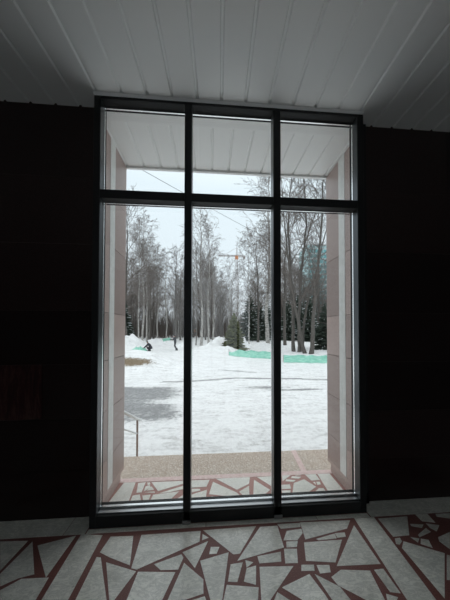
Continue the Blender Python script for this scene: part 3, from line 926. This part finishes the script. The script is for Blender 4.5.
# brush between the far stems
rb = random.Random(8); V, F = [], []
for k in range(15000):
    Y = rb.uniform(55, 125); px = rb.uniform(90, 390); b = bearing(px, Y); b.z = ground_z(b.x, b.y) - .05
    h = rb.uniform(1.5, 9); d = Vector((rb.gauss(0, .22), rb.gauss(0, .2), 1)).normalized()
    m_ = b + d * h * .5; e_ = m_ + (d + Vector((rb.gauss(0, .2), 0, 0))).normalized() * h * .5
    tb(V, F, [b, m_, e_], [.055, .04, .015], 3)
me = bpy.data.meshes.new('brushwood'); me.from_pydata(V, [], F); me.materials.append(M['brush'])
o = bpy.data.objects.new('brushwood', me); C.objects.link(o)
tag(o, 'bare brushwood filling the gaps between the far tree trunks', 'brushwood', kind='stuff')


def conifer(name, h, rad, seed, needle, layers, snow=0.0, narrow=1.0):
    rng = random.Random(seed); root = empty(name)
    q = MB(); q.tube([(0, 0, -.1), (0, 0, h * .5), (0, 0, h * .97)], [h * .016 + .02, h * .01 + .01, .008], 7); q.build('trunk', M['bark'], root)
    V, F = [], []; sn = MB()
    for l in range(layers):
        t_ = l / (layers - 1); z = h * (.06 + .9 * t_); L = rad * (1 - t_) ** narrow * rng.uniform(.85, 1.1) + .08 * rad
        nb = max(5, int(13 * (1 - t_) + 5))
        for k in range(nb):
            a = 2 * PI * (k + rng.random() * .7) / nb; d = Vector((math.cos(a), math.sin(a), .12 - .30 * (1 - t_)))
            Lk = L * rng.uniform(.8, 1.12); p0 = Vector((0, 0, max(.1, z + rng.gauss(0, .022) * h))); p1 = p0 + d * Lk * .55; p2 = p0 + d * Lk + Vector((0, 0, .06 * Lk))
            w_ = .055 * rad + .02
            tb(V, F, [p0, p1, p2], [w_ * .5, w_, .01], 4)
            ns = 7
            for j in range(ns):
                u = .25 + .72 * j / ns; b = p0.lerp(p1, u / .55) if u < .55 else p1.lerp(p2, (u - .55) / .45)
                for s_ in (-1, 1):
                    sd = (d.normalized() * .7 + Vector((-math.sin(a), math.cos(a), 0)) * s_ * .8 + Vector((0, 0, -.22 + rng.gauss(0, .1)))).normalized()
                    ln = Lk * .34 * (1.15 - u) + .05
                    tb(V, F, [b, b + sd * ln * .6, b + sd * ln], [w_ * .45, w_ * .55, .006], 3)
            if rng.random() < snow:
                c = p1.lerp(p2, rng.uniform(0, .5)); e_ = d.normalized()
                sn.tube([c - e_ * Lk * .22 + Vector((0, 0, w_)), c + Vector((0, 0, w_ * 1.3)), c + e_ * Lk * .2 + Vector((0, 0, w_ * .8))], [w_ * .15, w_ * .38, w_ * .12], 6)
    me = bpy.data.meshes.new('foliage'); me.from_pydata(V, [], F); me.materials.append(M[needle])
    o = bpy.data.objects.new('foliage', me); C.objects.link(o); o.parent = root
    if snow: sn.build('snow_load', M['snowcap'], root, True)
    return root


def setc(o, px, Y, label, group=None, s_=1.0):
    b = bearing(px, Y); b.z = ground_z(b.x, b.y) - .03; o.location = b; o.scale = (s_, s_, s_); tag(o, label, 'tree', group)


setc(conifer('fir_tree', 3.9, 1.45, 3, 'needle_fir', 24, 0, .8), 234, 23.0, 'small olive-green fir standing behind the left green barrier')
sp1 = conifer('spruce_tree', 9.5, 2.6, 5, 'needle', 22, .45, .7)
setc(sp1, 250, 44, 'dark snowy spruce nearest the small fir')
for px, Y, s_, lb in ((259, 46, .9, 'dark snowy spruce in the middle of the trio right of the fir'), (267, 43, .8, 'dark snowy spruce behind the thick white birch'),
                      (288, 42, .85, 'dark spruce behind the leftmost large bare tree'), (298, 46, 1.05, 'dark spruce behind the forked bare tree'),
                      (309, 41, .95, 'dark spruce seen between the two right-hand trunks'), (340, 40, 1.0, 'dark spruce behind the right porch pier')):
    c_ = copy_tree(sp1); setc(c_, px, Y, lb, None, s_); c_.rotation_euler.z = px
setc(conifer('spruce_tree', 4.6, 1.25, 9, 'needle', 18, .12, .8), 324.5, 20.5, 'low dark spruce beside the right porch pier')
c_ = copy_tree(sp1); setc(c_, 124, 41, 'dark spruce at the left porch pier, behind the snow mound', None, .8)

# ------------------------------------------------------------------ distant things
tw = empty('tower_block', (0, 0, 0)); b = bearing(331, 128); tw.location = (b.x, 128, -.6); tag(tw, 'tall teal glazed tower block behind the bare trees at right', 'building')
WX, WZ = 14.2, 54.5
q = MB(); q.box(-WX, WX, 0, 14, 0, WZ); q.build('wall', M['teal_panel'], tw)
q = MB(); q.box(-WX - .3, WX + .3, -.3, 14.3, WZ, WZ + .8); q.build('roof_parapet', M['white_panel'], tw)
wme = None
for fl_ in range(16):
    for cx_ in range(9):
        x0 = -WX + .5 + cx_ * 3.12; z0 = 2.0 + fl_ * 3.2
        if wme is None:
            q = MB(); q.box(0, 2.5, -.06, .05, 0, 2.0); wo = q.build('window', M['teal'], tw); wme = wo.data
        else: wo = bpy.data.objects.new('window', wme); C.objects.link(wo); wo.parent = tw
        wo.location = (x0, 0, z0)
for fl_ in range(17):
    q = MB(); q.box(-WX, WX, -.16, 0, 1.2 + fl_ * 3.2, 1.7 + fl_ * 3.2); q.build('floor_band', M['white_panel'], tw)

cr_ = empty('tower_crane', (0, 0, 0)); b = bearing(236.8, 150); cr_.location = (b.x, 150, -.5); tag(cr_, 'distant tower crane with an orange cab above the treetops', 'crane')


def lattice(mb, p0, p1, w_, r, n):
    p0, p1 = Vector(p0), Vector(p1); d = (p1 - p0).normalized(); a = Vector((0, 1, 0)); u = d.cross(a).normalized(); v = d.cross(u)
    cs_ = [u * w_ + v * w_, u * w_ - v * w_, -u * w_ - v * w_, -u * w_ + v * w_]
    for c_ in cs_: mb.tube([p0 + c_, p1 + c_], r, 4)
    for k in range(n):
        A_ = p0.lerp(p1, k / n); B_ = p0.lerp(p1, (k + 1) / n)
        for j in range(4):
            mb.tube([A_ + cs_[j], B_ + cs_[(j + 1) % 4]], r * .6, 3, False)


JZ = 1.5 + 75 * 150 / FOC + .5
q = MB(); lattice(q, (0, 0, 0), (0, 0, JZ - 1), .6, .07, 22); q.build('mast', M['crane_grey'], cr_)
q = MB(); lattice(q, (0, 0, JZ), (-13.5, 0, JZ), .4, .09, 12); q.build('jib', M['crane_grey'], cr_)
q = MB(); lattice(q, (0, 0, JZ), (6, 0, JZ), .4, .09, 5); q.box(4.3, 6.0, -.6, .6, JZ - 1.9, JZ - .3); q.build('counter_jib', M['crane_grey'], cr_)
q = MB(); lattice(q, (0, 0, JZ), (0, 0, JZ + 6), .3, .07, 6); q.tube([(0, 0, JZ + 6), (-9, 0, JZ + .5)], .08, 4); q.tube([(0, 0, JZ + 6), (5, 0, JZ + .5)], .08, 4); q.build('tower_head', M['crane_grey'], cr_)
q = MB(); q.cham(-1.3, .9, -1.2, .2, JZ - 2.6, JZ - .2, .2); q.build('cab', M['crane'], cr_)

kb = empty('cabin', (0, 0, 0)); b = bearing(192.5, 70); kb.location = (b.x, 70, ground_z(b.x, 70)); tag(kb, 'small orange cabin far back between the trunks of the middle bay', 'cabin')
q = MB(); q.box(-1.4, 1.4, -1, 1, 0, 2.3); q.build('wall', M['kiosk'], kb)
q = MB(); q.prism([(-1.6, -1.2), (1.6, -1.2), (1.6, 1.2), (-1.6, 1.2)], 2.3, 2.5); q.build('roof', M['kiosk_roof'], kb)
q = MB(); q.box(-.5, .3, -1.03, -.99, .1, 1.9); q.build('door', M['pole'], kb)

PY = 26
up = empty('utility_pole'); b = bearing(273.5, PY); up.location = (b.x, PY, ground_z(b.x, PY) - .05); tag(up, 'tall utility pole with two crossarms behind the right mullion', 'pole')
zz = lambda y: 1.5 + (330.2 - y) * PY / FOC - up.location.z
q = MB(); q.tube([(0, 0, 0), (0, 0, zz(212))], [.15, .09], 10); q.build('shaft', M['pole'], up, True)
for y in (219, 234.5):
    z = zz(y); q = MB(); q.box(-1.75, 1.2, -.14, -.05, z - .05, z + .05); ao = q.build('crossarm', M['pole'], up)
    for x_ in (-1.65, -1.0, 1.05):
        q = MB(); q.tube([(x_, -.09, z + .05), (x_, -.09, z + .1), (x_, -.09, z + .13), (x_, -.09, z + .2)], [.015, .045, .03, .04], 8); q.build('insulator', M['insul'], ao)
A0 = Vector((up.location.x, PY - .1, 1.5 + (330.2 - 238) * PY / FOC)); B0 = bearing(121, YO + .05); B0.z = 1.5 + (330 - 162.0) * (YO + .05) / FOC
pts = [A0.lerp(B0, k / 24) - Vector((0, 0, .35 * 4 * (k / 24) * (1 - k / 24))) * (.35) for k in range(25)]
q = MB(); q.tube(pts, [.016 - .013 * k / 24 for k in range(25)], 6)
tag(q.build('overhead_cable', M['cable']), 'thin black overhead cable crossing the sky from pole to porch', 'cable')


# ------------------------------------------------------------------ the two workers
def limb(mb, pts, n=12):
    """rounded tapering tube through (x, y, z, r) points, closed by round ends"""
    P = [Vector(p_[:3]) for p_ in pts]; r = [p_[3] for p_ in pts]
    d0 = (P[0] - P[1]).normalized(); d1 = (P[-1] - P[-2]).normalized()
    Q = [P[0] + d0 * r[0] * .85, P[0] + d0 * r[0] * .5] + P + [P[-1] + d1 * r[-1] * .5, P[-1] + d1 * r[-1] * .85]
    mb.tube(Q, [r[0] * .45, r[0] * .85] + r + [r[-1] * .85, r[-1] * .45], n)


def fused(name, limbs, m, parent=None, voxel=.016, smooth=4):
    """limbs grown together into one continuous surface"""
    mb = MB()
    for l in limbs: limb(mb, l)
    o = mb.build(name, m, parent, True)
    r = o.modifiers.new('fuse', 'REMESH'); r.mode = 'VOXEL'; r.voxel_size = voxel; r.use_smooth_shade = True
    k = o.modifiers.new('relax', 'SMOOTH'); k.iterations = smooth; k.factor = .5
    return o


def P4(v, r): return (v.x, v.y, v.z, r)


def person(loc, rz, J, label, props):
    """J: joints in the figure's own frame, +x is the way it faces"""
    V = Vector
    pel, chest, neck, head = V(J['pelvis']), V(J['chest']), V(J['neck']), V(J['head'])
    Y_ = V((0, 1, 0))
    hu = (head - neck).normalized(); fw = V(J.get('look', (1, 0, 0))); fw = (fw - hu * fw.dot(hu) * .6).normalized(); sd = fw.cross(hu).normalized()
    L = []
    for s_ in (-1, 1):
        L.append([P4(pel + Y_ * .075 * s_, .105), P4(pel.lerp(chest, .5) + Y_ * .065 * s_, .095), P4(chest + Y_ * .085 * s_, .105), P4(neck + Y_ * .05 * s_ - hu * .05, .06)])
    L.append([P4(neck - hu * .05, .062), P4(neck + hu * .05, .056), P4(head - hu * .05, .058)])
    L.append([P4(head - hu * .075 + fw * .03, .052), P4(head - hu * .02 + fw * .012, .078), P4(head + hu * .045, .086), P4(head + hu * .085 - fw * .01, .07)])
    for k in 'lr':
        sh, el, wr = V(J['sh' + k]), V(J['el' + k]), V(J['wr' + k]); hp, kn, an = V(J['hp' + k]), V(J['kn' + k]), V(J['an' + k])
        L.append([P4(sh, .058), P4(sh.lerp(el, .4), .052), P4(el, .042), P4(el.lerp(wr, .35), .042), P4(wr, .029)])
        L.append([P4(hp, .092), P4(hp.lerp(kn, .45), .082), P4(kn.lerp(hp, .08), .044), P4(kn.lerp(an, .35), .05), P4(an, .038)])
    body = fused('person', L, M['skin'])
    body.location = loc; body.rotation_euler = (0, 0, rz); tag(body, label, 'person')
    for s_, k in ((1, 'l'), (-1, 'r')):          # gloved hand: palm, four unequal bent fingers, thumb from the side
        wr, hd = V(J['wr' + k]), V(J['hd' + k]); d = (hd - wr).normalized(); s2 = d.cross(V((0, 0, 1))).normalized(); nr = s2.cross(d).normalized()
        H_ = [[P4(wr - d * .03, .033), P4(wr + d * .02, .032)]]
        for off in (-.026, -.009, .009, .026): H_.append([P4(wr + d * .02 + s2 * off * .6, .017), P4(wr + d * .085 + s2 * off * 1.15, .0145)])
        for off, ln in ((-.032, .062), (-.011, .078), (.011, .074), (.032, .058)):
            a = wr + d * .088 + s2 * off; b = a + d * ln * .5 - nr * .012; c3 = b + d * ln * .25 - nr * ln * .42
            H_.append([P4(a, .0098), P4(b, .0092), P4(c3, .008)])
        a = wr + d * .03 + s2 * .026 * s_; b = a + d * .03 + s2 * .03 * s_; c3 = b + d * .03 - nr * .014
        H_.append([P4(a, .014), P4(b, .0115), P4(c3, .0095)])
        fused('hand', H_, M['glove'], body, .0035, 2)
    L = []
    for s_ in (-1, 1):
        L.append([P4(pel - V((0, 0, .03)) + Y_ * .085 * s_, .130), P4(pel.lerp(chest, .5) + Y_ * .075 * s_, .128), P4(chest + Y_ * .09 * s_, .130), P4(neck + Y_ * .055 * s_ - hu * .04, .075)])
    L.append([P4(neck - hu * .06, .085), P4(neck + hu * .025, .078)])
    for k in 'lr':
        sh, el, wr = V(J['sh' + k]), V(J['el' + k]), V(J['wr' + k])
        L.append([P4(sh, .088), P4(sh.lerp(el, .5), .074), P4(el, .064), P4(el.lerp(wr, .5), .060), P4(el.lerp(wr, .93), .048)])
    fused('jacket', L, props['jacket'], body)
    L = [[P4(pel - Y_ * .07, .122), P4(pel + Y_ * .07, .122)]]
    for k in 'lr':
        hp, kn, an = V(J['hp' + k]), V(J['kn' + k]), V(J['an' + k])
        L.append([P4(hp, .112), P4(hp.lerp(kn, .5), .100), P4(kn, .090), P4(kn.lerp(an, .5), .080), P4(an + (kn - an) * .06, .066)])
    fused('trousers', L, M['trousers'], body)
    for k in 'lr':
        an, to = V(J['an' + k]), V(J['to' + k]); ft = V((to.x - an.x, to.y - an.y, 0)).normalized(); sole = to.z
        heel = V((an.x - ft.x * .04, an.y - ft.y * .04, sole + .005))
        fused('boot', [[P4(an + V((0, 0, .09)), .058), P4(an, .054), P4(heel, .048)], [P4(heel, .046), P4(heel.lerp(to, .5) + V((0, 0, .012)), .050), P4(to, .042)]], M['boots'], body, .01, 2)
    fused('knitted_hat', [[P4(head + hu * .045 - fw * .008, .101), P4(head + hu * .095 - fw * .012, .082)]], M['hat'], body, .01, 3)
    fc = head - hu * .015
    q = MB()
    for s_ in (1, -1):
        e = fc + fw * .076 + sd * .03 * s_ + hu * .01
        q.tube([e, e + fw * .012], [.011, .006], 8)
    q.build('eyes', M['face'], body)
    q = MB(); q.tube([fc + fw * .078 + hu * .005, fc + fw * .108 - hu * .030, fc + fw * .080 - hu * .040], [.008, .015, .011], 8); q.build('nose', M['skin'], body, True)
    q = MB(); q.tube([fc + fw * .074 - hu * .062 - sd * .022, fc + fw * .088 - hu * .062, fc + fw * .074 - hu * .062 + sd * .022], [.004, .007, .004], 6); q.build('mouth', M['lip'], body)
    for s_ in (1, -1):
        q = MB(); e = fc + sd * .078 * s_; q.tube([e - hu * .03, e + sd * .014 * s_, e + hu * .025], [.010, .016, .012], 8); q.build('ear', M['skin'], body, True)
    return body


# standing: walks with the netting held out in front, facing left
ST = dict(pelvis=(0, 0, .93), chest=(.03, 0, 1.30), neck=(.05, 0, 1.45), head=(.085, 0, 1.585),
          shl=(.05, -.19, 1.39), ell=(.20, -.22, 1.15), wrl=(.45, -.12, 1.16), hdl=(.53, -.10, 1.17),
          shr=(.05, .19, 1.39), elr=(.22, .21, 1.17), wrr=(.45, .10, 1.20), hdr=(.53, .08, 1.21),
          hpl=(0, -.10, .88), knl=(.08, -.11, .49), anl=(-.12, -.11, .11), tol=(.04, -.12, .045),
          hpr=(0, .10, .88), knr=(.02, .11, .49), anr=(-.24, .11, .12), tor=(-.10, .12, .045), look=(1, 0, -.1))
b = bearing(175.3, 24); zs_ = ground_z(b.x, 24)
P1 = person((b.x, 24, zs_), PI, ST, 'person in dark winter clothes standing on the snow and holding out green netting', dict(jacket=M['jacket']))
# crouching: squats facing left with both hands on the heap of netting
CR = dict(pelvis=(-.12, 0, .36), chest=(.10, 0, .70), neck=(.19, 0, .82), head=(.27, 0, .93),
          shl=(.16, -.20, .76), ell=(.38, -.24, .54), wrl=(.60, -.14, .38), hdl=(.67, -.12, .34),
          shr=(.16, .20, .76), elr=(.38, .24, .54), wrr=(.60, .14, .38), hdr=(.67, .12, .34),
          hpl=(-.10, -.11, .34), knl=(.30, -.17, .42), anl=(.03, -.15, .11), tol=(.21, -.17, .045),
          hpr=(-.10, .11, .34), knr=(.30, .17, .42), anr=(.03, .15, .11), tor=(.21, .17, .045), look=(1, 0, -.5))
b2 = bearing(150.2, 23.6); zs2 = ground_z(b2.x, 23.6)
P2 = person((b2.x, 23.6, zs2), PI, CR, 'person in dark winter clothes crouching by the left snow mound over green netting', dict(jacket=M['jacket2']))


def crumple(name, loc, lx, ly, hgt, seed, label, floor=True):
    bm = bmesh.new(); NX, NY = 34, 18; g_ = []
    for i in range(NX + 1):
        r_ = []
        for j in range(NY + 1):
            u, v = 2 * i / NX - 1, 2 * j / NY - 1
            d = max(0, 1 - u * u * .9 - v * v * .9)
            n_ = noise.noise(Vector((u * 3.1, v * 3.1, seed))) + .5 * noise.noise(Vector((u * 8, v * 8, seed)))
            x = u * lx * (1 + .12 * n_); y = v * ly * (1 + .15 * n_)
            if floor:
                z = max(.0, hgt * (d ** .6) * (.62 + .6 * n_)) + .02 + ground_z(loc[0] + x, loc[1] + y) - loc[2]
            else: z = hgt * n_ * .9 + .06 * u - v * .12
            r_.append(bm.verts.new((x, y, z)))
        g_.append(r_)
    for i in range(NX):
        for j in range(NY): bm.faces.new((g_[i][j], g_[i + 1][j], g_[i + 1][j + 1], g_[i][j + 1]))
    me = bpy.data.meshes.new(name); bm.to_mesh(me); bm.free(); me.materials.append(M['net']); me.polygons.foreach_set('use_smooth', [True] * len(me.polygons))
    o = bpy.data.objects.new(name, me); C.objects.link(o); o.location = loc
    sd = o.modifiers.new('thick', 'SOLIDIFY'); sd.thickness = .015
    tag(o, label, 'netting')
    return o


crumple('netting_heap', (b2.x - 1.05, 23.5, ground_z(b2.x - 1.05, 23.5)), .75, .4, .55, 3.0, 'crumpled heap of green netting in front of the crouching person')
crumple('netting_sheet', (b.x - .93, 24.0, zs_ + 1.20), .42, .22, .18, 6.0, 'green netting held out by the standing person', False)

# ------------------------------------------------------------------ view
vs = bpy.context.scene.view_settings
vs.view_transform = 'Standard'; vs.look = 'None'; vs.gamma = 1; vs.use_curve_mapping = False
vs.exposure = 0.82
